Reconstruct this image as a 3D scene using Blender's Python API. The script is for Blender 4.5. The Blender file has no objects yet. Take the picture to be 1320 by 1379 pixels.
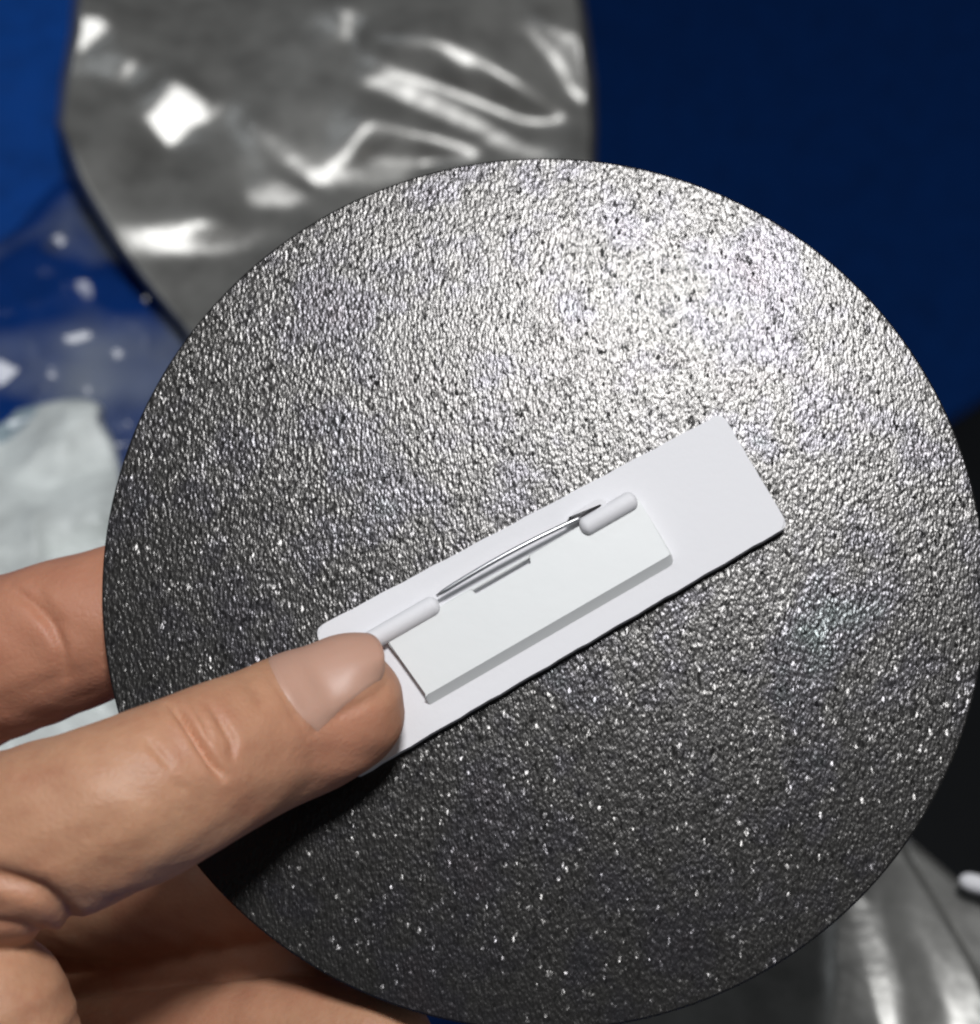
import bpy, bmesh, math, random
import numpy as np
from mathutils import Vector, Matrix
from mathutils.bvhtree import BVHTree

sc = bpy.context.scene
COL = sc.collection
MM = 0.001
rnd = random.Random(7)

# ------------------------------------------------------------------ camera
# "view frame": millimetres, x right, y up, z toward the lens; the lens is DIST from its origin
DIST = 300.0
PITCH = math.radians(35.0)            # camera axis is 35 degrees off straight down
DROP = 180.0                          # table lies this far behind the disc along the axis
CT, ST = math.cos(PITCH), math.sin(PITCH)
H0 = DROP * CT                        # height of the view origin above the table
VW = Matrix(((1, 0, 0, 0), (0, CT, -ST, 0), (0, ST, CT, H0), (0, 0, 0, 1)))


def W(v):
    """view-frame mm -> world metres"""
    return (VW @ Vector(v)) * MM


cam_d = bpy.data.cameras.new("camera")
cam = bpy.data.objects.new("camera", cam_d)
COL.objects.link(cam)
cam.matrix_world = Matrix.Translation(W((0, 0, DIST))) @ VW.to_3x3().to_4x4()
cam_d.sensor_fit = 'HORIZONTAL'
cam_d.sensor_width = 36
cam_d.lens = 36 * DIST / 132.0
cam_d.clip_start = 0.01
cam_d.clip_end = 20
cam_d.dof.use_dof = True
cam_d.dof.focus_distance = 0.296
cam_d.dof.aperture_fstop = 21
sc.camera = cam

# ------------------------------------------------------------------ light
w = bpy.data.worlds.new("World")
sc.world = w
w.use_nodes = True
bg = w.node_tree.nodes["Background"]
bg.inputs[0].default_value = (0.80, 0.90, 1.0, 1)
bg.inputs[1].default_value = 0.045

LAMP = Vector((35, 370, 640))         # view frame mm: the ceiling lamp overhead


def area(name, pos, target, size, power, col):
    ld = bpy.data.lights.new(name, 'AREA')
    ld.shape = 'DISK'
    ld.size = size * MM
    ld.energy = power
    ld.color = col
    o = bpy.data.objects.new(name, ld)
    COL.objects.link(o)
    p, t = W(pos), W(target)
    o.location = p
    o.rotation_euler = (t - p).to_track_quat('-Z', 'Y').to_euler()
    return o


area("ceiling_lamp", LAMP, (0, 0, 0), 130, 5.1, (0.975, 0.985, 1.0))
area("side_fill", (700, -50, 420), (20, -60, -40), 260, 0.45, (1.0, 0.95, 0.88))  # added unseen fill that brightens the bags at lower right
area("soft_fill", (-560, 820, 480), (0, 0, -100), 420, 1.1, (0.86, 0.93, 1.0))  # added soft fill, no real window; gives the crumpled film reflections

sc.view_settings.view_transform = 'Standard'
sc.view_settings.look = 'None'
sc.view_settings.exposure = 0
sc.view_settings.gamma = 1
sc.render.engine = 'CYCLES'
sc.cycles.use_denoising = True
sc.cycles.filter_width = 2.2

# ------------------------------------------------------------------ helpers


def ray_z(px, py, z):
    """point of the sight line through photo pixel (1320 wide) at view depth z"""
    k = (DIST - z) / DIST
    return Vector(((px - 660) / 10 * k, (689.5 - py) / 10 * k, z))


def table_z(px, py, h=0.0):
    """view depth at which that sight line meets the level h mm above the table"""
    yp = (689.5 - py) / 10
    return -(H0 - h + yp * ST) / (CT - yp * ST / DIST)


def on_table(px, py, h=0.0):
    return ray_z(px, py, table_z(px, py, h))


def mesh_obj(name, verts, faces, mat, parent=None, smooth=True):
    me = bpy.data.meshes.new(name)
    me.from_pydata([tuple(v) for v in verts], [], faces)
    me.materials.append(mat)
    if smooth:
        me.polygons.foreach_set("use_smooth", [True] * len(me.polygons))
    me.update()
    o = bpy.data.objects.new(name, me)
    COL.objects.link(o)
    if parent:
        o.parent = parent
    return o


def bm_obj(name, bm, mat, parent=None, smooth=True, auto=None):
    bmesh.ops.recalc_face_normals(bm, faces=bm.faces)
    me = bpy.data.meshes.new(name)
    bm.to_mesh(me)
    bm.free()
    me.materials.append(mat)
    if smooth:
        me.polygons.foreach_set("use_smooth", [True] * len(me.polygons))
        if auto:
            me.set_sharp_from_angle(angle=math.radians(auto))
    o = bpy.data.objects.new(name, me)
    COL.objects.link(o)
    if parent:
        o.parent = parent
    return o


def world_mesh(name, verts_view, faces, mat, origin_view, smooth=True):
    org = W(origin_view)
    o = mesh_obj(name, [W(v) - org for v in verts_view], faces, mat, None, smooth)
    o.location = org
    return o


def tag(o, label=None, cat=None, group=None, kind=None):
    for k, v in (("label", label), ("category", cat), ("group", group), ("kind", kind)):
        if v:
            o[k] = v
    return o


class Mat:
    def __init__(self, name):
        self.m = bpy.data.materials.new(name)
        self.m.use_nodes = True
        self.nt = self.m.node_tree
        self.b = self.nt.nodes["Principled BSDF"]
        self.out = self.nt.nodes["Material Output"]

    def n(self, kind, **kw):
        nd = self.nt.nodes.new(kind)
        for k, v in kw.items():
            if k in nd.inputs:
                nd.inputs[k].default_value = v
            else:
                setattr(nd, k, v)
        return nd

    def l(self, a, b):
        self.nt.links.new(a, b)

    def set(self, **kw):
        for k, v in kw.items():
            self.b.inputs[k.replace('_', ' ')].default_value = v
        return self

    def coords(self, scale=(1, 1, 1), rot=(0, 0, 0)):
        tc = self.n('ShaderNodeTexCoord')
        mp = self.n('ShaderNodeMapping')
        mp.inputs['Scale'].default_value = scale
        mp.inputs['Rotation'].default_value = rot
        self.l(tc.outputs['Object'], mp.inputs['Vector'])
        return mp.outputs['Vector']

    def noise(self, vec, scale, detail=2, rough=0.5, dist=0.0):
        nd = self.n('ShaderNodeTexNoise')
        nd.inputs['Scale'].default_value = scale
        nd.inputs['Detail'].default_value = detail
        nd.inputs['Roughness'].default_value = rough
        nd.inputs['Distortion'].default_value = dist
        if vec is not None:
            self.l(vec, nd.inputs['Vector'])
        return nd

    def ramp(self, fac, stops):
        r = self.n('ShaderNodeValToRGB')
        while len(r.color_ramp.elements) < len(stops):
            r.color_ramp.elements.new(0.5)
        for e, (p, c) in zip(r.color_ramp.elements, stops):
            e.position = p
            e.color = (*c, 1) if len(c) == 3 else c
        self.l(fac, r.inputs['Fac'])
        return r.outputs['Color']

    def bump(self, height, strength, dist, normal=None):
        b = self.n('ShaderNodeBump')
        b.inputs['Strength'].default_value = strength
        b.inputs['Distance'].default_value = dist
        self.l(height, b.inputs['Height'])
        if normal is not None:
            self.l(normal, b.inputs['Normal'])
        return b.outputs['Normal']


# ------------------------------------------------------------------ materials
def mat_disc():
    m = Mat("glitter_film")
    v = m.coords((1, 0.5, 1))
    warp = m.noise(v, 160, 2)
    add = m.n('ShaderNodeVectorMath', operation='MULTIPLY_ADD')
    m.l(warp.outputs['Color'], add.inputs[0])
    add.inputs[1].default_value = (0.0009, 0.0006, 0)
    m.l(v, add.inputs[2])
    vec = add.outputs[0]
    a = m.noise(vec, 1900, 1, 0.5)
    vo = m.n('ShaderNodeTexVoronoi', feature='SMOOTH_F1')
    vo.inputs['Scale'].default_value = 3000
    vo.inputs['Smoothness'].default_value = 0.35
    m.l(vec, vo.inputs['Vector'])
    mix = m.n('ShaderNodeMath', operation='MULTIPLY_ADD')
    m.l(vo.outputs['Distance'], mix.inputs[0])
    mix.inputs[1].default_value = -0.5
    m.l(a.outputs['Fac'], mix.inputs[2])
    b = m.noise(vec, 4800, 1, 0.5)
    mx2 = m.n('ShaderNodeMath', operation='MULTIPLY_ADD')
    m.l(b.outputs['Fac'], mx2.inputs[0])
    mx2.inputs[1].default_value = 0.3
    m.l(mix.outputs[0], mx2.inputs[2])
    nb = m.bump(mx2.outputs[0], 1.0, 0.00006)
    # glitter: each tiny flake lies at its own angle, a few of them steeply
    fl = m.n('ShaderNodeTexVoronoi', feature='F1')
    fl.inputs['Scale'].default_value = 3000
    m.l(m.coords((1, 0.55, 1)), fl.inputs['Vector'])
    sep = m.n('ShaderNodeSeparateColor')
    m.l(fl.outputs['Color'], sep.inputs[0])
    pw = m.n('ShaderNodeMath', operation='POWER')
    m.l(sep.outputs[2], pw.inputs[0])
    pw.inputs[1].default_value = 7.0
    sub = m.n('ShaderNodeVectorMath', operation='SUBTRACT')
    m.l(fl.outputs['Color'], sub.inputs[0])
    sub.inputs[1].default_value = (0.5, 0.5, 0.5)
    flat = m.n('ShaderNodeVectorMath', operation='MULTIPLY')
    m.l(sub.outputs[0], flat.inputs[0])
    flat.inputs[1].default_value = (0.36, 0.36, 0.0)
    sc_ = m.n('ShaderNodeVectorMath', operation='SCALE')
    m.l(flat.outputs[0], sc_.inputs[0])
    m.l(pw.outputs[0], sc_.inputs['Scale'])
    vt = m.n('ShaderNodeVectorTransform', vector_type='VECTOR', convert_from='OBJECT', convert_to='WORLD')
    m.l(sc_.outputs[0], vt.inputs[0])
    ad = m.n('ShaderNodeVectorMath', operation='ADD')
    m.l(nb, ad.inputs[0])
    m.l(vt.outputs[0], ad.inputs[1])
    nm = m.n('ShaderNodeVectorMath', operation='NORMALIZE')
    m.l(ad.outputs[0], nm.inputs[0])
    m.l(nm.outputs[0], m.b.inputs['Normal'])
    # faint iridescent tints of the holographic film
    t = m.noise(m.coords((1, 1, 1)), 38, 4, 0.65)
    c = m.ramp(t.outputs['Fac'], [(0.26, (0.043, 0.037, 0.039)), (0.40, (0.039, 0.037, 0.040)), (0.47, (0.042, 0.040, 0.0385)),
                                  (0.54, (0.042, 0.040, 0.038)), (0.61, (0.039, 0.037, 0.040)), (0.74, (0.034, 0.040, 0.039))])
    m.l(c, m.b.inputs['Base Color'])
    m.set(Metallic=0.70, Roughness=0.24)
    m.b.inputs["Specular IOR Level"].default_value = 0.4
    return m.m


def mat_plain(name, col, rough=0.5, metal=0.0, bump=None, sss=0.0, var=0.0):
    m = Mat(name)
    m.set(Base_Color=(*col, 1), Roughness=rough, Metallic=metal)
    if sss:
        m.set(Subsurface_Weight=sss, Subsurface_Radius=(1, 1, 1), Subsurface_Scale=0.001)
    if bump:
        sc_, st_, d_ = bump
        m.l(m.bump(m.noise(m.coords(), sc_, 4, 0.6).outputs['Fac'], st_, d_), m.b.inputs['Normal'])
    if var:
        n = m.noise(m.coords(), 90, 4, 0.6)
        lo = tuple(c * (1 - var) for c in col)
        m.l(m.ramp(n.outputs['Fac'], [(0.3, lo), (0.6, col)]), m.b.inputs['Base Color'])
    return m.m


def mat_skin():
    m = Mat("skin")
    v = m.coords()
    n = m.noise(v, 150, 6, 0.7)
    c1 = m.ramp(n.outputs['Fac'], [(0.3, (0.44, 0.205, 0.12)), (0.5, (0.50, 0.262, 0.155)), (0.7, (0.55, 0.30, 0.18))])
    at = m.n('ShaderNodeAttribute', attribute_name="flush")
    mx = m.n('ShaderNodeMix', data_type='RGBA')
    m.l(at.outputs['Fac'], mx.inputs['Factor'])
    m.l(c1, mx.inputs[6])
    mx.inputs[7].default_value = (0.50, 0.20, 0.125, 1)
    m.l(mx.outputs[2], m.b.inputs['Base Color'])
    m.set(Roughness=0.5, Subsurface_Weight=0.25, Subsurface_Radius=(1.0, 0.4, 0.2), Subsurface_Scale=0.0022)
    m.b.inputs['Specular IOR Level'].default_value = 0.4
    vo = m.n('ShaderNodeTexVoronoi', feature='DISTANCE_TO_EDGE')
    vo.inputs['Scale'].default_value = 1000
    m.l(v, vo.inputs['Vector'])
    b1 = m.bump(vo.outputs['Distance'], 0.14, 0.0005)
    b2 = m.bump(m.noise(v, 420, 4, 0.6).outputs['Fac'], 0.25, 0.0006, b1)
    m.l(b2, m.b.inputs['Normal'])
    return m.m


def mat_nail():
    m = Mat("fingernail")
    m.set(Base_Color=(0.53, 0.305, 0.225, 1), Roughness=0.46, Subsurface_Weight=0.2,
          Subsurface_Radius=(1, 0.5, 0.3), Subsurface_Scale=0.0015)
    wv = m.noise(m.coords((1, 1, 1)), 700, 2)
    m.l(m.bump(wv.outputs['Fac'], 0.08, 0.0003), m.b.inputs['Normal'])
    return m.m


def mat_film(name, tint, gloss, haze, rough=0.12):
    """thin clear plastic film: see-through, glossy, a little milky"""
    m = Mat(name)
    tr = m.n('ShaderNodeBsdfTransparent')
    tr.inputs[0].default_value = (*tint, 1)
    gl = m.n('ShaderNodeBsdfGlossy')
    gl.inputs['Roughness'].default_value = rough
    df = m.n('ShaderNodeBsdfDiffuse')
    df.inputs[0].default_value = (0.55, 0.6, 0.62, 1)
    m1 = m.n('ShaderNodeMixShader')
    hz = m.noise(m.coords(), 28, 2, 0.5)
    hr = m.n('ShaderNodeMapRange')
    hr.inputs['From Min'].default_value = 0.45
    hr.inputs['From Max'].default_value = 0.75
    hr.inputs['To Max'].default_value = haze
    m.l(hz.outputs['Fac'], hr.inputs['Value'])
    m.l(hr.outputs['Result'], m1.inputs[0])
    m.l(tr.outputs[0], m1.inputs[1])
    m.l(df.outputs[0], m1.inputs[2])
    lw = m.n('ShaderNodeLayerWeight')
    lw.inputs[0].default_value = gloss
    m2 = m.n('ShaderNodeMixShader')
    m.l(lw.outputs['Fresnel'], m2.inputs[0])
    m.l(m1.outputs[0], m2.inputs[1])
    m.l(gl.outputs[0], m2.inputs[2])
    m.l(m2.outputs[0], m.out.inputs['Surface'])
    return m.m


M_DISC = mat_disc()
M_RIM = mat_plain("disc_edge_metal", (0.35, 0.35, 0.34), 0.35, 1.0, (1400, 0.8, 0.0006))
M_FOAM = mat_plain("white_foam", (0.76, 0.75, 0.77), 0.75, 0, (900, 0.12, 0.0004))
M_PIN = mat_plain("white_pin_plastic", (0.68, 0.69, 0.685), 0.45, 0, (260, 0.06, 0.0006))
M_WIRE = mat_plain("pin_wire_metal", (0.55, 0.55, 0.56), 0.36, 1.0)
M_SKIN = mat_skin()
M_NAIL = mat_nail()
M_BLUE = mat_plain("blue_plastic_sheet", (0.0005, 0.046, 0.24), 0.6, 0, (35, 0.3, 0.004), var=0.25)
M_BLUE.node_tree.nodes["Principled BSDF"].inputs["Specular IOR Level"].default_value = 0.2
M_FLOOR_SHADE = mat_plain("floor_shade", (0.004, 0.0055, 0.008), 0.7, 0, (30, 0.3, 0.004), var=0.4)  # near-black colour paints the shade beside the table into the floor
M_GREY = mat_plain("grey_glossy_film", (0.27, 0.265, 0.25), 0.36, 0.5, (30, 0.16, 0.005), var=0.4)
M_CLEAR = mat_film("clear_film", (0.70, 0.76, 0.80), 0.2, 0.36, 0.2)
M_WHITE = mat_plain("white_crumpled_plastic", (0.74, 0.78, 0.76), 0.5, 0, (110, 0.5, 0.003), var=0.3)

# ------------------------------------------------------------------ table and floor
EDGE = [on_table(750, -160), on_table(750, 250), on_table(960, 640), on_table(1090, 1000), on_table(1150, 1120), on_table(1260, 1230), on_table(1420, 1420)]
edge_w = [W(p) for p in EDGE]
edge_w = [Vector((edge_w[0].x + 0.0, 0.9, 0))] + edge_w + [Vector((0.5, edge_w[-1].y - 0.05, 0)), Vector((0.5, -0.6, 0))]
bm = bmesh.new()
poly = [(-0.7, -0.6), (-0.7, 0.9)][::-1]
pts = [Vector((-0.7, -0.6, 0)), Vector((-0.7, 0.9, 0))] + edge_w
top = [bm.verts.new((p.x, p.y, 0)) for p in pts]
bot = [bm.verts.new((p.x, p.y, -0.03)) for p in pts]
bm.faces.new(top)
bm.faces.new(bot[::-1])
for i in range(len(top)):
    j = (i + 1) % len(top)
    bm.faces.new((top[i], bot[i], bot[j], top[j]))
bmesh.ops.bevel(bm, geom=[e for e in bm.edges if all(v.co.z > -0.001 for v in e.verts)], offset=0.004, segments=3, affect='EDGES')
tag(bm_obj("tabletop", bm, M_BLUE, smooth=True, auto=40), kind="structure")
bm = bmesh.new()
bmesh.ops.create_grid(bm, x_segments=60, y_segments=60, size=2.5)
for v in bm.verts:
    v.co.z = -0.62 + 0.004 * math.sin(v.co.x * 21 + 2 * math.sin(v.co.y * 9)) + 0.003 * math.sin(v.co.y * 33 + v.co.x * 8)
tag(bm_obj("floor", bm, M_FLOOR_SHADE), kind="structure")


# ------------------------------------------------------------------ crumpled film (surface solved from fold slopes)
def inside(poly, X, Y):
    c = np.zeros(X.shape, bool)
    n = len(poly)
    for i in range(n):
        x0, y0 = poly[i]
        x1, y1 = poly[(i + 1) % n]
        if y0 == y1:
            continue
        t = ((y0 > Y) != (y1 > Y)) & (X < (x1 - x0) * (Y - y0) / (y1 - y0) + x0)
        c ^= t
    return c


def integrate(p, q):
    """least-squares height from slopes (Frankot-Chellappa on mirrored fields)"""
    P = np.block([[p, -p[:, ::-1]], [p[::-1], -p[::-1, ::-1]]])
    Q = np.block([[q, q[:, ::-1]], [-q[::-1], -q[::-1, ::-1]]])
    h, wd = P.shape
    u = np.fft.fftfreq(wd) * 2 * np.pi
    v = np.fft.fftfreq(h) * 2 * np.pi
    U, V = np.meshgrid(u, v)
    den = U ** 2 + V ** 2
    den[0, 0] = 1
    Z = (-1j * U * np.fft.fft2(P) - 1j * V * np.fft.fft2(Q)) / den
    Z[0, 0] = 0
    return np.real(np.fft.ifft2(Z))[:p.shape[0], :p.shape[1]]


def crumple(name, left, right, thick, cell, amp, glints, mat, seed, step=4, rim=60, tilt=(0, 0), height=0.0, smooth=1, soften=6, flat=False):
    """a bag or sheet lying on the table.  left/right: outline as (row, x) lists; glints: polygons whose
    film faces halfway between the lamp and the lens (optional slope offset)"""
    r = np.random.default_rng(seed)
    y0, y1 = left[0][0], left[-1][0]
    x0 = min(p[1] for p in left) - 10
    x1 = max(p[1] for p in right) + 10
    xs = np.arange(x0, x1 + step, step, float)
    ys = np.arange(y0, y1 + step, step, float)
    X, Y = np.meshgrid(xs, ys)
    # facets
    nc = max(4, int((x1 - x0) * (y1 - y0) / cell ** 2))
    cx, cy = r.uniform(x0, x1, nc), r.uniform(y0, y1, nc)
    gp, gq = r.normal(0, amp, nc) + tilt[0], r.normal(0, amp, nc) + tilt[1]
    jx = 18 * np.sin(Y / 31 + seed) * np.sin(X / 47)
    d = (X[..., None] + jx[..., None] - cx) ** 2 * 0.7 + (Y[..., None] - cy) ** 2
    k = d.argmin(-1)
    p, q = gp[k], gq[k]                       # slopes per mm on the picture plane, up = +y
    Zt = np.vectorize(table_z)(X, Y, height)
    mask = np.zeros(X.shape, bool)
    for g in sorted(glints, key=lambda g: 0 if isinstance(g, tuple) else 1):
        poly, off = (g if isinstance(g, tuple) else (g, (0, 0)))
        m = inside(poly, X, Y)
        if not m.any():
            continue
        if math.hypot(*off) < 0.13:
            mask |= m
        mx, my = X[m].mean(), Y[m].mean()
        zt = table_z(mx, my, height) + thick * 0.7
        P = ray_z(mx, my, zt)
        hv = ((Vector((0, 0, DIST)) - P).normalized() + (LAMP - P).normalized()).normalized()
        a, b = -hv.x / hv.z + off[0], -hv.y / hv.z + off[1]
        xp, yp = (mx - 660) / 10, (689.5 - my) / 10
        s = (DIST - zt) / DIST
        kk = 1 + a * xp / DIST + b * yp / DIST
        e = 0.5
        tx = (table_z(mx + 5, my) - table_z(mx - 5, my)) / 1.0
        ty = (table_z(mx, my - 5) - table_z(mx, my + 5)) / 1.0
        p[m] = a * s / kk - tx
        q[m] = b * s / kk - ty
    for _ in range(soften):
        for arr in (p, q):
            ap = np.pad(arr, 1, mode='edge')
            arr[:] = np.where(mask, arr, (ap[:-2, 1:-1] + ap[2:, 1:-1] + ap[1:-1, :-2] + ap[1:-1, 2:] + 2 * arr) / 6)
    mmstep = step / 10
    P, Q = p.copy(), q.copy()
    for it in range(12):                      # push the wanted slopes of the glint folds through the fit
        L = integrate(P * mmstep, -Q * mmstep)    # rows run downward
        gy, gx = np.gradient(L)
        P[mask] += 0.8 * (p - gx / mmstep)[mask]
        Q[mask] += 0.8 * (q + gy / mmstep)[mask]
    for _ in range(smooth):
        Lp = np.pad(L, 1, mode='edge')
        L = (Lp[:-2, 1:-1] + Lp[2:, 1:-1] + Lp[1:-1, :-2] + Lp[1:-1, 2:] + 4 * L) / 8
    L = L - np.percentile(L, 3) + thick * 0.5
    ny = len(ys)
    nx = int(max(b[1] - a[1] for a, b in zip(left, right)) / step)
    verts, faces = [], []
    lx = np.interp(ys, [p_[0] for p_ in left], [p_[1] for p_ in left])
    rx = np.interp(ys, [p_[0] for p_ in right], [p_[1] for p_ in right])
    for j in range(ny):
        for i in range(nx + 1):
            px = lx[j] + (rx[j] - lx[j]) * i / nx
            fi = min(max((px - xs[0]) / step, 0), len(xs) - 1.001)
            i0 = int(fi)
            f = fi - i0
            h = L[j, i0] * (1 - f) + L[j, i0 + 1] * f
            e = min(px - lx[j], rx[j] - px, (ys[j] - y0) * 1.0, (y1 - ys[j]) * 1.0)
            e = max(0.0, min(1.0, e / rim))
            h *= e if flat else math.sqrt(1 - (1 - e) ** 2)
            verts.append(ray_z(px, ys[j], table_z(px, ys[j], height) + max(h, 0.0) + 0.6))
    n1 = nx + 1
    for j in range(ny - 1):
        for i in range(nx):
            a = j * n1 + i
            faces.append((a, a + n1, a + n1 + 1, a + 1))
    # flat underside resting on the table
    base = len(verts)
    ring = [i for i in range(n1)] + [j * n1 + nx for j in range(1, ny)] + [(ny - 1) * n1 + i for i in range(nx - 1, -1, -1)] + [j * n1 for j in range(ny - 2, 0, -1)]
    low = []
    for i in ring:
        v = verts[i]
        low.append(len(verts))
        px = v.x * DIST / (DIST - v.z) * 10 + 660
        py = 689.5 - v.y * DIST / (DIST - v.z) * 10
        verts.append(ray_z(px, py, table_z(px, py, height) + 0.2))
    for i in range(len(ring)):
        j = (i + 1) % len(ring)
        faces.append((ring[i], ring[j], low[j], low[i]))
    mid = ((x0 + x1) / 2, (y0 + y1) / 2)
    return world_mesh(name, verts, faces, mat, on_table(mid[0], mid[1], height))


bag = crumple("plastic_bag",
              [(-120, 110), (45, 92), (110, 80), (170, 74), (240, 98), (330, 150), (400, 205), (440, 240), (560, 330)],
              [(-120, 770), (45, 795), (110, 803), (170, 805), (240, 803), (330, 800), (400, 790), (440, 780), (560, 740)],
              26, 100, 0.6,
              [[(230, 100), (285, 142), (228, 207), (198, 168)],
               [(165, 82), (184, 76), (180, 98), (166, 122)],
               [(85, 20), (142, 20), (140, 48), (112, 72), (90, 50)],
               [(488, 96), (522, 100), (600, 136), (690, 182), (655, 182), (560, 146), (494, 118)],
               [(660, 168), (745, 215), (735, 218), (650, 192)],
               [(600, 55), (640, 76), (632, 92), (602, 72)],
               [(455, 10), (480, 10), (478, 58), (466, 52)],
               ([(335, 172), (345, 172), (440, 246), (425, 250)], (0.05, 0.1)),
               ([(338, 250), (372, 240), (420, 262), (395, 284), (330, 284)], (0.07, -0.10)),
               ([(440, 232), (560, 226), (540, 244), (450, 250)], (-0.05, -0.1)),
               ([(330, 190), (344, 184), (408, 252), (372, 236), (326, 250)], (0.10, 0.12)),
               ([(150, 300), (300, 292), (420, 300), (330, 345), (180, 350)], (-0.10, 0.16)),
               ([(190, 372), (330, 356), (300, 392), (225, 412)], (0.02, -0.22)),
               ([(480, 48), (600, 50), (655, 84), (770, 160), (700, 168), (600, 120), (485, 96)], (0.3, 0.75)),
               ([(490, 152), (600, 186), (730, 222), (560, 222), (480, 218)], (-0.1, 0.6)),
               ([(710, 30), (790, 40), (798, 150), (775, 140)], (0.3, 0.35))],
              M_GREY, 11, step=4, rim=14, smooth=8, soften=14)
tag(bag, "shiny grey crumpled plastic bag lying on the blue table behind the top of the disc", "plastic bag")

film = crumple("clear_plastic_film",
               [(230, 92), (262, 60), (310, 20), (360, -50), (440, -70), (500, -70), (560, -60), (640, 0)],
               [(230, 106), (260, 124), (330, 172), (400, 262), (440, 256), (500, 262), (560, 250), (640, 210)],
               4, 34, 0.6,
               [[(47, 197), (56, 195), (57, 206), (48, 207)],
                [(70, 310), (84, 312), (92, 330), (80, 336), (74, 328)],
                [(94, 376), (122, 374), (126, 396), (118, 420), (108, 398)],
                ([(92, 396), (124, 396), (126, 420), (96, 418)], (0.12, 0.14)),
                [(84, 452), (120, 442), (126, 454), (104, 464), (86, 462)],
                [(150, 470), (164, 468), (168, 480), (156, 490)],
                [(192, 397), (218, 399), (216, 411), (194, 410)],
                [(196, 448), (238, 454), (234, 466), (206, 464)],
                ([(150, 430), (230, 440), (225, 490), (180, 480)], (0.15, 0.15)),
                [(-20, 474), (30, 498), (14, 514), (-20, 530)],
                ([(40, 516), (82, 518), (80, 532), (50, 530)], (0.10, 0.10))],
               M_CLEAR, 5, step=3, rim=60, soften=2, flat=True)
tag(film, "clear crinkled film wrapper on blue table left of the grey bag", "plastic wrapper")

packet = crumple("white_packet",
                 [(536, 96), (542, 62), (552, 22), (566, 10), (600, -60), (760, -90), (900, -90), (1030, -60)],
                 [(536, 108), (542, 134), (552, 140), (566, 138), (600, 158), (760, 190), (900, 210), (1030, 190)],
                 12, 46, 1.3, [], M_WHITE, 21, step=4, rim=12, smooth=1, soften=2)
tag(packet, "white crumpled packet on the blue table behind the index finger", "packet")

lowbag = crumple("plastic_bag",
                 [(1130, 700), (1200, 690), (1300, 680), (1480, 670)],
                 [(1130, 1215), (1200, 1260), (1300, 1320), (1480, 1400)],
                 16, 80, 0.06,
                 [[(1148, 1205), (1162, 1205), (1184, 1300), (1205, 1390), (1190, 1390), (1170, 1300)],
                  ([(1104, 1220), (1128, 1220), (1130, 1390), (1106, 1390)], (0.25, -0.20)),
                  ([(1180, 1180), (1210, 1200), (1290, 1400), (1230, 1400)], (-0.5, 0.3))],
                 M_GREY, 31, step=4, rim=14)
tag(lowbag, "grey film bag with two bright upright folds below the disc's lower right edge", "plastic bag")
sidebag = crumple("plastic_bag",
                  [(1128, 1205), (1200, 1235), (1300, 1275), (1480, 1330)],
                  [(1128, 1225), (1200, 1310), (1300, 1420), (1480, 1500)],
                  14, 90, 0.08,
                  [],
                  M_GREY, 37, step=4, rim=16)
tag(sidebag, "dull grey smooth plastic bag at the lower right corner of the photo", "plastic bag")

tarp = crumple("blue_sheet",
               [(-260, 560), (0, 560), (300, 600), (520, 700), (690, 800)],
               [(-260, 1900), (0, 1800), (300, 1600), (480, 1420), (690, 1090)],
               10, 260, 0.16, [], M_BLUE, 44, step=12, rim=40, height=-618, smooth=3, soften=8)  # outline shaped so the blue gives way to the floor's painted shade
tag(tarp, "dark blue plastic sheet spread on the floor coloured black for shade below the table's right edge", "plastic sheet")

# small white tip on the right edge
bm = bmesh.new()
bmesh.ops.create_uvsphere(bm, u_segments=20, v_segments=14, radius=1.0)
for v in bm.verts:
    v.co.x = v.co.x * 1.5 + (2.6 if v.co.x > 0 else -1.0)
    v.co *= 0.0017
o = bm_obj("plastic_stick", bm, M_FOAM)
o.location = W(on_table(1322, 1192, 14))
o.rotation_euler = (0, 0, math.radians(-18))
tag(o, "small white round-ended plastic stick at the right edge beside the grey bag", "stick")

# ------------------------------------------------------------------ badge: disc + foam pad + bar pin
TILT = math.radians(-11.3)
badge = bpy.data.objects.new("badge", None)
COL.objects.link(badge)
badge.empty_display_size = 0.02
DC = Vector((6.8, -8.8, 0.0))
DR = Matrix.Rotation(math.radians(-2.3), 3, 'Y') @ Matrix.Rotation(TILT, 3, 'X')
badge.matrix_world = Matrix.Translation(W(DC)) @ (VW.to_3x3() @ DR).to_4x4()
tag(badge, "round grey glittery metal disc held by the hand, with a white bar pin stuck on", "badge")
R_DISC, T_DISC = 59.5, 1.3


def L2(px, py, h=0.0):
    """disc-plane coordinates (mm) of the point seen at a photo pixel, h mm above the disc face"""
    n = DR @ Vector((0, 0, 1))
    p0 = DC + n * h
    c = Vector((0, 0, DIST))
    d = ray_z(px, py, 0) - c
    t = (p0 - c).dot(n) / d.dot(n)
    q = DR.transposed() @ (c + d * t - DC)
    return Vector((q.x, q.y))


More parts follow.
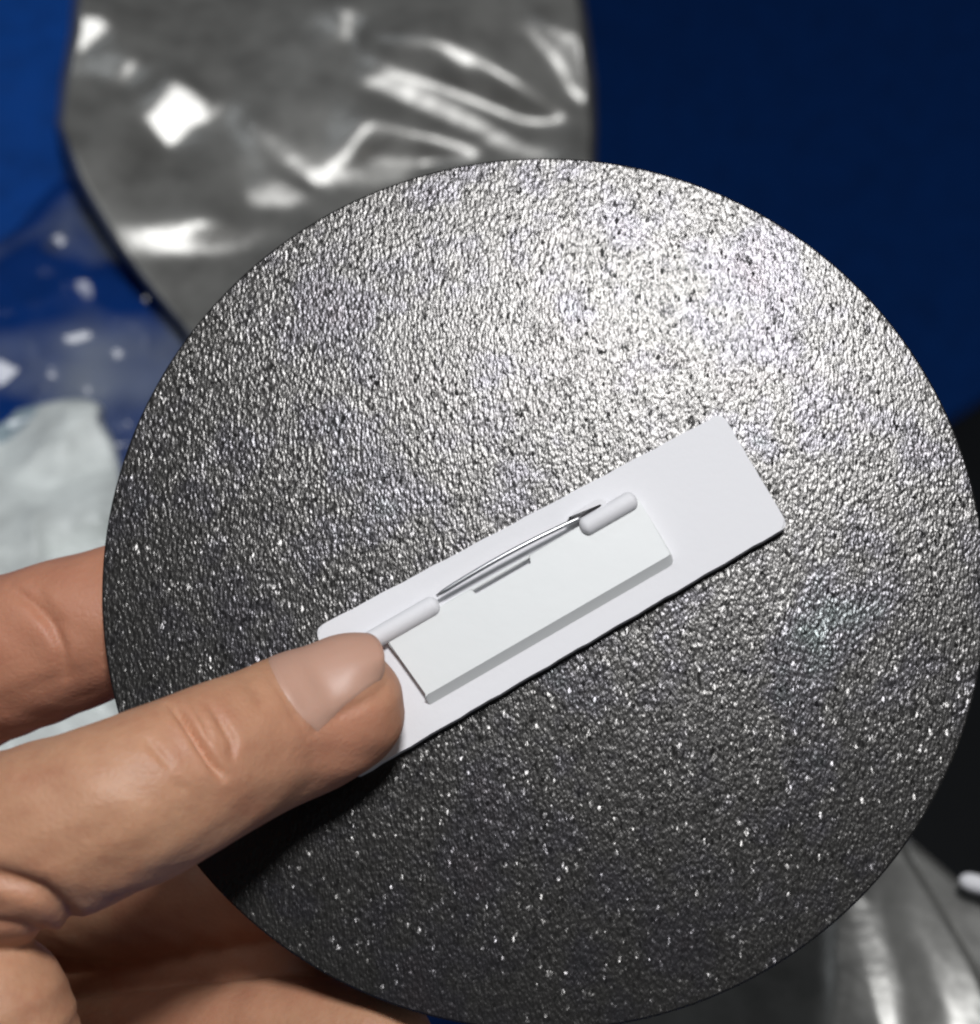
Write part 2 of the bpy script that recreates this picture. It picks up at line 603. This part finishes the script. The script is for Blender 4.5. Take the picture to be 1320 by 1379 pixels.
bm = bmesh.new()
NS = 180
prof = [(R_DISC - 0.25, 0.0), (R_DISC, -0.2), (R_DISC, -T_DISC + 0.2), (R_DISC - 0.2, -T_DISC)]
rings = []
for rr, z in prof:
    rings.append([bm.verts.new((rr * math.cos(2 * math.pi * i / NS) * MM, rr * math.sin(2 * math.pi * i / NS) * MM, z * MM)) for i in range(NS)])
for a, b in zip(rings, rings[1:]):
    for i in range(NS):
        j = (i + 1) % NS
        bm.faces.new((a[i], b[i], b[j], a[j]))
bm.faces.new(rings[0])
bm.faces.new(rings[-1][::-1])
bm_obj("disc", bm, M_DISC, badge, True, 30)

# pad frame: u along the pad, v across
PA, PB = L2(512, 1030, 2.2), L2(1062, 712, 2.2)
U = (PB - PA).normalized()
V = Vector((-U.y, U.x))


def uv(px, py, h):
    q = L2(px, py, h) - PA
    return q.dot(U), q.dot(V)


def P3(u, v, z):
    q = PA + U * u + V * v
    return Vector((q.x, q.y, z)) * MM


def prism(poly, z0, z1, bev=0.2, seg=3, rough=0.0):
    bm = bmesh.new()
    lo = [bm.verts.new(P3(u, v, z0)) for u, v in poly]
    hi = [bm.verts.new(P3(u, v, z1)) for u, v in poly]
    bm.faces.new(hi)
    bm.faces.new(lo[::-1])
    n = len(poly)
    for i in range(n):
        bm.faces.new((lo[i], lo[(i + 1) % n], hi[(i + 1) % n], hi[i]))
    if bev:
        hs = set(hi)
        bmesh.ops.bevel(bm, geom=[e for e in bm.edges if e.verts[0] in hs and e.verts[1] in hs], offset=bev * MM, segments=seg, affect='EDGES')
    return bm


def rounded(poly, rad, n=6):
    out = []
    m = len(poly)
    for i in range(m):
        a, b, c = Vector(poly[i - 1]), Vector(poly[i]), Vector(poly[(i + 1) % m])
        r = min(rad, (a - b).length / 2.2, (c - b).length / 2.2)
        p, q = b + (a - b).normalized() * r, b + (c - b).normalized() * r
        for k in range(n + 1):
            t = k / n
            out.append(tuple(p * (1 - t) ** 2 + b * 2 * t * (1 - t) + q * t * t))
    return out


HP = 2.2                                # foam thickness
c_ur, c_lr = uv(972, 556, HP), uv(1062, 708, HP)
c_ul, c_ll = uv(425, 846, HP), uv(478, 1048, HP)
outline = rounded([c_ll, c_lr, c_ur, c_ul], 1.0)
# hand-cut edge: a slight waver
dense = []
for i in range(len(outline)):
    a, b = Vector(outline[i]), Vector(outline[(i + 1) % len(outline)])
    k = max(1, int((b - a).length / 1.5))
    for j in range(k):
        p = a.lerp(b, j / k)
        w_ = 0.05 * math.sin(p.x * 0.9 + p.y * 2.1) + 0.03 * math.sin(p.x * 2.3 + 1)
        if 0 < j < k:
            p = p + Vector((0, w_)) if abs((b - a).x) > abs((b - a).y) else p + Vector((w_, 0))
        dense.append(tuple(p))
bm_obj("foam_pad", prism(dense, 0.05, HP, 0.3, 3), M_FOAM, badge, True, 50)

# plate of the bar pin
HB = HP + 1.5
b_ll, b_lr = uv(570, 946, HB), uv(911, 756, HB)
v_lo = (b_ll[1] + b_lr[1]) / 2 - 0.25
u_l, u_r = b_ll[0], b_lr[0]
hinge0, hinge1 = uv(505, 866, HB), uv(597, 822, HB)
cl0, cl1 = uv(781, 710, HB + 0.3), uv(858, 672, HB + 0.3)
v_top = (uv(640, 797, HB)[1] + uv(770, 722, HB)[1]) / 2 + 0.75
s0, s1 = uv(634, 790, HB)[0], uv(711, 748, HB)[0]
poly = rounded([(u_l, v_lo), (u_r, v_lo), (u_r, v_top), (cl0[0], v_top)], 1.1)[:-7] + \
       [(s1, v_top), (s1, v_top - 1.35), (s0, v_top - 1.35), (s0, v_top)] + [(u_l - 0.3, v_top)]


def chamfered(poly, z0, z1, v_edge, run, bev):
    """plate whose lower long edge slopes down to the pad"""
    bm = bmesh.new()
    lo = [bm.verts.new(P3(u, v, z0)) for u, v in poly]
    hi = [bm.verts.new(P3(u, v + (run * max(0, 1 - (v - v_edge) / 1.5)), z1)) for u, v in poly]
    bm.faces.new(hi)
    bm.faces.new(lo[::-1])
    n = len(poly)
    for i in range(n):
        bm.faces.new((lo[i], lo[(i + 1) % n], hi[(i + 1) % n], hi[i]))
    hs = set(hi)
    bmesh.ops.bevel(bm, geom=[e for e in bm.edges if e.verts[0] in hs and e.verts[1] in hs], offset=bev * MM, segments=3, affect='EDGES')
    return bm


plate = bm_obj("pin_plate", chamfered(poly, HP + 0.02, HB, v_lo, 1.15, 0.2), M_PIN, badge, True, 40)
lip = prism([(s0 - 0.1, v_top - 0.42), (s1 + 0.1, v_top - 0.42), (s1 + 0.1, v_top - 0.02), (s0 - 0.1, v_top - 0.02)], HP + 0.5, HB - 0.05, 0.1, 2)
bm_obj("slot_lip", lip, M_PIN, plate, True, 40)


def rod(path, rad, n=14, flat=1.0):
    """capsule swept along pad-frame points (u, v, z, radius scale)"""
    bm = bmesh.new()
    pts = [P3(*p[:3]) for p in path]
    rs = [(p[3] if len(p) > 3 else 1.0) * rad * MM for p in path]
    rows = []
    up = Vector((0, 0, 1))
    m = len(pts)
    for i in range(m):
        t = (pts[min(i + 1, m - 1)] - pts[max(i - 1, 0)]).normalized()
        s = t.cross(up).normalized()
        u2 = s.cross(t)
        rows.append([bm.verts.new(pts[i] + (s * math.cos(2 * math.pi * k / n) + u2 * math.sin(2 * math.pi * k / n) * flat) * rs[i]) for k in range(n)])
    for a, b in zip(rows, rows[1:]):
        for k in range(n):
            bm.faces.new((a[k], a[(k + 1) % n], b[(k + 1) % n], b[k]))
    bm.faces.new(rows[0][::-1])
    bm.faces.new(rows[-1])
    return bm


def capsule_path(u0, u1, v, z, r, k=6):
    out = []
    for i in range(k):
        a = math.pi / 2 * i / k
        out.append((u0 + r * (1 - math.sin(a)) - r * 0 - 0, v, z, max(0.03, math.cos(math.pi / 2 - a))))
    out = [(u0 + r * (1 - math.cos(math.pi / 2 * i / k)), v, z, max(0.05, math.sin(math.pi / 2 * i / k))) for i in range(k + 1)]
    out += [(u1 - r * (1 - math.cos(math.pi / 2 * i / k)), v, z, max(0.05, math.sin(math.pi / 2 * i / k))) for i in range(k, -1, -1)]
    return out


RB = 1.35
hv_ = (hinge0[1] + hinge1[1]) / 2
bm_obj("pin_hinge", rod(capsule_path(hinge0[0] - 3, hinge1[0], hv_ + 0.9, HB + 0.0, RB * 0.8), RB), M_FOAM, plate, True, 60)
cv_ = (cl0[1] + cl1[1]) / 2
bm_obj("pin_clasp", rod(capsule_path(cl0[0], cl1[0], cv_, HB + 0.25, RB * 0.7), RB * 0.95), M_FOAM, plate, True, 60)
# open-ended hook that the wire snaps into
kL, kR = uv(772, 701, HB + 0.7), uv(809, 682, HB + 0.7)
kv = (kL[1] + kR[1]) / 2
ow, iw = 1.1, 0.45
hook = [(kL[0] + 0.6, kv - ow), (kR[0], kv - ow)]
hook += [(kR[0] + ow * math.sin(a), kv - ow * math.cos(a)) for a in [math.pi * k / 8 for k in range(1, 8)]]
hook += [(kR[0], kv + ow), (kL[0] + 0.6, kv + ow), (kL[0] - 0.6, kv + iw + 0.25), (kL[0] - 0.6, kv + iw)]
hook += [(kR[0], kv + iw)] + [(kR[0] + iw * math.sin(a), kv + iw * math.cos(a)) for a in [math.pi * k / 6 for k in range(1, 6)]] + [(kR[0], kv - iw), (kL[0] + 0.6, kv - iw)]
bm_obj("clasp_hook", prism(hook, HP + 0.02, HB + 1.0, 0.3, 3), M_FOAM, plate, True, 40)
w0, w1 = uv(588, 803, HB), (kL[0] + 1.2, kv)
path = []
for i in range(41):
    t = i / 40
    path.append((w0[0] + (w1[0] - w0[0]) * t, w0[1] + (w1[1] - w0[1]) * t + 0.30 * math.sin(math.pi * t), HB + 0.25 + 0.8 * math.sin(math.pi * t) ** 0.8, 1.0 if t > 0.06 else 0.5 + t * 8))
bm_obj("pin_wire", rod(path, 0.35, 12), M_WIRE, plate)

# ------------------------------------------------------------------ hand (one continuous skin)
hb_v, hb_f = [], []


def tube(chain, side=(0, 1, 0), n=28, cap=True):
    """chain of (px, py, z, ra, rb): swept ellipse, rounded end"""
    pts = [(ray_z(c[0], c[1], c[2]), c[3], c[4] if len(c) > 4 else c[3]) for c in chain]
    dense = []
    for i in range(len(pts) - 1):
        p0, p1, p2, p3 = pts[max(i - 1, 0)], pts[i], pts[i + 1], pts[min(i + 2, len(pts) - 1)]
        ln = (p2[0] - p1[0]).length
        k = max(2, int(ln / 1.0))
        for j in range(k):
            t = j / k

            def cr(a, b, c, d):
                return 0.5 * ((2 * b) + (c - a) * t + (2 * a - 5 * b + 4 * c - d) * t * t + (3 * b - a - 3 * c + d) * t ** 3)
            dense.append((cr(p0[0], p1[0], p2[0], p3[0]), cr(p0[1], p1[1], p2[1], p3[1]), cr(p0[2], p1[2], p2[2], p3[2])))
    dense.append(pts[-1])
    rows = []

    def caprows(c, t, ra, rb, rev):
        out = []
        for i in range(1, 9):
            a = math.pi / 2 * i / 8
            ln = (ra + rb) / 2
            out.append((c + t * ln * math.sin(a), ra * max(0.02, math.cos(a)), rb * max(0.02, math.cos(a)), t))
        return out
    t0 = (dense[0][0] - dense[1][0]).normalized()
    t1 = (dense[-1][0] - dense[-2][0]).normalized()
    seq = [(c, ra, rb, -t) for c, ra, rb, t in caprows(dense[0][0], t0, dense[0][1], dense[0][2], True)][::-1]
    for i, (c, ra, rb) in enumerate(dense):
        t = (dense[min(i + 1, len(dense) - 1)][0] - dense[max(i - 1, 0)][0]).normalized()
        seq.append((c, ra, rb, t))
    seq += caprows(dense[-1][0], t1, dense[-1][1], dense[-1][2], False)
    sd = Vector(side)
    base = len(hb_v)
    for c, ra, rb, t in seq:
        s = (sd - t * sd.dot(t)).normalized()
        d = t.cross(s)
        for k in range(n):
            a = 2 * math.pi * k / n
            hb_v.append(c + s * ra * math.cos(a) + d * rb * math.sin(a))
    m = len(seq)
    for i in range(m - 1):
        for k in range(n):
            a, b = base + i * n + k, base + i * n + (k + 1) % n
            hb_f.append((a, b, b + n, a + n))
    hb_f.append(tuple(base + k for k in range(n))[::-1])
    hb_f.append(tuple(base + (m - 1) * n + k for k in range(n)))


THUMB = [(-330, 1330, -14, 19, 17), (-200, 1235, 3, 15.6, 14.6), (-80, 1172, 19, 13.0, 12.2), (40, 1130, 25, 11.6, 10.8), (150, 1090, 26.5, 10.8, 10.2),
         (225, 1057, 24.5, 10.7, 9.8), (300, 1022, 20.5, 10.1, 9.2), (370, 990, 15.5, 9.7, 8.5), (425, 968, 13, 9.6, 8.2), (459, 950, 12.4, 8.9, 7.4)]
tube(THUMB, (0.4, 0.9, 0))
tube([(-330, 1200, -40, 13), (-200, 1000, -32, 12), (-60, 914, -22, 11.7), (60, 866, -17, 11.2), (200, 820, -14.5, 10.2), (330, 780, -12, 8.6)])       # index
tube([(-230, 1130, -44, 12), (0, 1178, -38, 10.8), (200, 1205, -31, 9.8), (380, 1200, -20, 8.8), (470, 1170, -9, 7.6)])     # middle
tube([(-120, 1240, -52, 11), (40, 1275, -50, 10), (190, 1296, -38, 8.2), (425, 1310, -15, 6.8)])           # ring
tube([(-120, 1420, -48, 11), (60, 1440, -38, 10.5), (250, 1424, -17, 9.8), (400, 1405, -5, 9.0), (505, 1408, 0, 8.0)])   # ring
tube([(-60, 1600, -45, 9.5), (120, 1590, -35, 9), (280, 1570, -22, 8), (380, 1560, -14, 7)])               # little finger
tube([(-260, 1250, -4, 17, 15), (-110, 1325, 14, 13.4, 12), (-15, 1366, 22, 10.6, 10), (0, 1450, 20, 11.4, 11)])   # thenar fold
tube([(-330, 1200, -38, 15, 13), (-230, 1400, -45, 22, 15), (-180, 1560, -45, 22, 15)])                     # knuckle row
tube([(-90, 1340, -52, 26, 10), (-60, 1520, -50, 30, 12)], (1, 0, 0))                                        # palm
tube([(-200, 1480, -30, 34, 20), (-420, 1800, -20, 30, 22), (-760, 2240, -10, 32, 26)], (1, 0, 0))           # heel and wrist

raw = bpy.data.meshes.new("hand_raw")
raw.from_pydata([tuple(v) for v in hb_v], [], hb_f)
tmp = bpy.data.objects.new("hand_raw", raw)
COL.objects.link(tmp)
md = tmp.modifiers.new("r", 'REMESH')
md.mode = 'VOXEL'
md.voxel_size = 0.5
sm = tmp.modifiers.new("s", 'SMOOTH')
sm.factor = 0.5
sm.iterations = 16
dg = bpy.context.evaluated_depsgraph_get()
ev = tmp.evaluated_get(dg)
me = bpy.data.meshes.new_from_object(ev)
bpy.data.objects.remove(tmp)
nv = len(me.vertices)
co = np.empty(nv * 3)
me.vertices.foreach_get("co", co)
co = co.reshape(-1, 3)
no = np.empty(nv * 3)
me.vertices.foreach_get("normal", no)
no = no.reshape(-1, 3)
kk = DIST / (DIST - co[:, 2])
PX = co[:, 0] * kk * 10 + 660
PY = 689.5 - co[:, 1] * kk * 10


def dist_line(pl):
    """pixel distance to a crease line, and how far along it (0-1)"""
    best = np.full(nv, 1e9)
    along = np.zeros(nv)
    n_ = len(pl) - 1
    for k_, ((x0, y0), (x1, y1)) in enumerate(zip(pl, pl[1:])):
        dx, dy = x1 - x0, y1 - y0
        t = np.clip(((PX - x0) * dx + (PY - y0) * dy) / (dx * dx + dy * dy), 0, 1)
        d_ = np.hypot(PX - x0 - t * dx, PY - y0 - t * dy)
        m_ = d_ < best
        best = np.where(m_, d_, best)
        along = np.where(m_, (k_ + t) / n_, along)
    return best, along


off = np.zeros(nv)
thumb_m = (co[:, 2] > 4) & (no[:, 2] > 0.1)
back_m = (co[:, 2] < 2) & (no[:, 2] > 0.1)
CREASES = [(thumb_m, [(232, 950), (246, 966), (264, 992), (287, 1030), (300, 1046)], 1.8, 5),
           (thumb_m, [(278, 945), (296, 968), (314, 1000), (312, 1022)], 0.6, 5),
           (thumb_m, [(198, 995), (212, 1014), (230, 1034)], 0.45, 5),
           (thumb_m, [(236, 1050), (250, 1070)], 0.3, 6),
           (thumb_m, [(330, 905), (345, 930), (352, 950)], 0.3, 9),
           (thumb_m, [(414, 990), (440, 972), (470, 956), (506, 938), (528, 912)], 0.3, 7),
           (thumb_m, [(350, 896), (374, 925), (398, 966), (412, 990)], 0.2, 5),
           (thumb_m, [(262, 950), (276, 975), (284, 1000)], 0.35, 4),
           (thumb_m | (co[:, 2] > -4), [(-60, 1172), (0, 1182), (55, 1200), (92, 1232), (108, 1262)], 1.3, 12),
           (thumb_m | (co[:, 2] > -4), [(-40, 1240), (30, 1246), (70, 1262), (100, 1280)], 0.8, 8),
           (back_m, [(14, 792), (42, 810), (70, 842), (84, 872), (88, 912)], 1.0, 7),
           (back_m, [(46, 790), (62, 815), (90, 846)], 0.4, 8)]
for mask, pl, dep, wd in CREASES:
    d, al = dist_line(pl)
    tp = np.sqrt(np.clip(np.sin(np.pi * np.clip(al, 0.02, 0.98)), 0, 1))
    off += mask * tp * dep * (-np.exp(-(d / wd) ** 2) + 0.10 * np.exp(-((d - 2.6 * wd) / (1.6 * wd)) ** 2))
# gentle unevenness of flesh
off += 0.14 * np.sin(co[:, 0] * 0.55 + 1.3 * np.sin(co[:, 1] * 0.4)) * np.sin(co[:, 1] * 0.6 + co[:, 2] * 0.5)
co2 = co + no * off[:, None]
tris = [tuple(p.vertices) for p in me.polygons]
bvh = BVHTree.FromPolygons([Vector(c) for c in co2], tris)

HO = Vector(W(ray_z(-200, 1480, -30)))
A = np.array(VW.to_3x3())
wc = (co2 @ A.T + np.array([0, 0, H0])) * MM - np.array(HO)
me.vertices.foreach_set("co", wc.ravel())
fl = me.attributes.new("flush", 'FLOAT', 'POINT')
tipd = np.hypot(PX - 470, PY - 1000)
flush = 0.55 * np.exp(-(tipd / 110) ** 2) * (co[:, 2] > 0) + 0.6 / (1 + np.exp((co[:, 2] - 2.5) / 0.8)) * np.where(PY < 1080, 1.0, np.where(PX > 150, 0.5, 0)) + 0.3 * np.exp(-(np.hypot(PX - 265, PY - 1000) / 60) ** 2) * (co[:, 2] > 4) + 0.3 * np.exp(-(np.hypot(PX - 20, PY - 1215) / 70) ** 2)
fl.data.foreach_set("value", np.clip(flush, 0, 1))
me.materials.clear()
me.materials.append(M_SKIN)
me.polygons.foreach_set("use_smooth", [True] * len(me.polygons))
me.update()
me.name = "hand"
hand = bpy.data.objects.new("hand", me)
COL.objects.link(hand)
hand.location = HO
tag(hand, "bare hand pinching the glittery disc between thumb and fingers", "hand")

# thumbnail: curved plate on the back of the thumb tip
ta, tb = ray_z(370, 990, 13.5), ray_z(459, 950, 12.4)
ax = (tb - ta).normalized()
up_ = Vector((0, 0, 1))
up_ = (up_ - ax * up_.dot(ax)).normalized()       # toward the lens
lat = ax.cross(up_) * -1.0                        # toward upper left of the picture
if lat.y < 0:
    lat = -lat
NU, NV = 20, 24
S0, S1 = -6.0, 7.8
PH0, PH1 = math.radians(-14), math.radians(104)
nverts = []
grid_r = {}
for i in range(NU + 1):
    for j in range(NV + 1):
        fj = j / NV
        p0 = PH0 + math.radians(24) * (i / NU)
        ph = p0 + (PH1 - p0) * fj
        bow = 1 - (2 * fj - 1) ** 2
        s = S0 + (S1 - S0) * (i / NU)
        s += (-0.9 * bow + 1.9 * (1 - fj) ** 5) * (1 - i / NU) + 2.2 * bow * (i / NU) - 2.2 * (i / NU)
        d = up_ * math.cos(ph) + lat * math.sin(ph)

        def radius(q):
            c = tb + ax * q
            hit = bvh.ray_cast(c + d * 30, -d, 40)
            return (hit[0] - c).length if hit[0] is not None else 3.0
        flat = radius(min(s, 1.0)) - 0.048 * max(0, s - 1.0) ** 2
        edge = min(1.0, min(fj / 0.30, (1 - fj) / 0.15))
        wgt = edge * edge * (3 - 2 * edge)
        true = radius(s)
        r = true * (1 - wgt) + max(flat, true) * wgt
        fi = i / NU
        r += -0.35 if (i == 0 or j == 0) else 0.05 + 0.13 * wgt * min(1, fi * 4)
        grid_r[(i, j)] = (s, ph, r)
for i in range(NU + 1):
    for j in range(NV + 1):
        s, ph, r = grid_r[(i, j)]
        d = up_ * math.cos(ph) + lat * math.sin(ph)
        nverts.append(tb + ax * s + d * r)
n1 = NV + 1
nf = []
tot = len(nverts)
under = []
for i in range(NU + 1):
    for j in range(NV + 1):
        s, ph, r = grid_r[(i, j)]
        d = up_ * math.cos(ph) + lat * math.sin(ph)
        under.append(nverts[i * n1 + j] - d * 0.4)
nverts += under
for i in range(NU):
    for j in range(NV):
        a = i * n1 + j
        nf.append((a, a + 1, a + n1 + 1, a + n1))
        b = a + tot
        nf.append((b, b + n1, b + n1 + 1, b + 1))
for i in range(NU):
    for j in (0, NV):
        a = i * n1 + j
        nf.append((a, a + n1, a + n1 + tot, a + tot))
for j in range(NV):
    for i in (0, NU):
        a = i * n1 + j
        nf.append((a, a + 1, a + 1 + tot, a + tot))
nail = mesh_obj("thumbnail", [W(v) - HO for v in nverts], nf, M_NAIL, hand)
bm = bmesh.new()
bm.from_mesh(nail.data)
bmesh.ops.recalc_face_normals(bm, faces=bm.faces)
bm.to_mesh(nail.data)
bm.free()
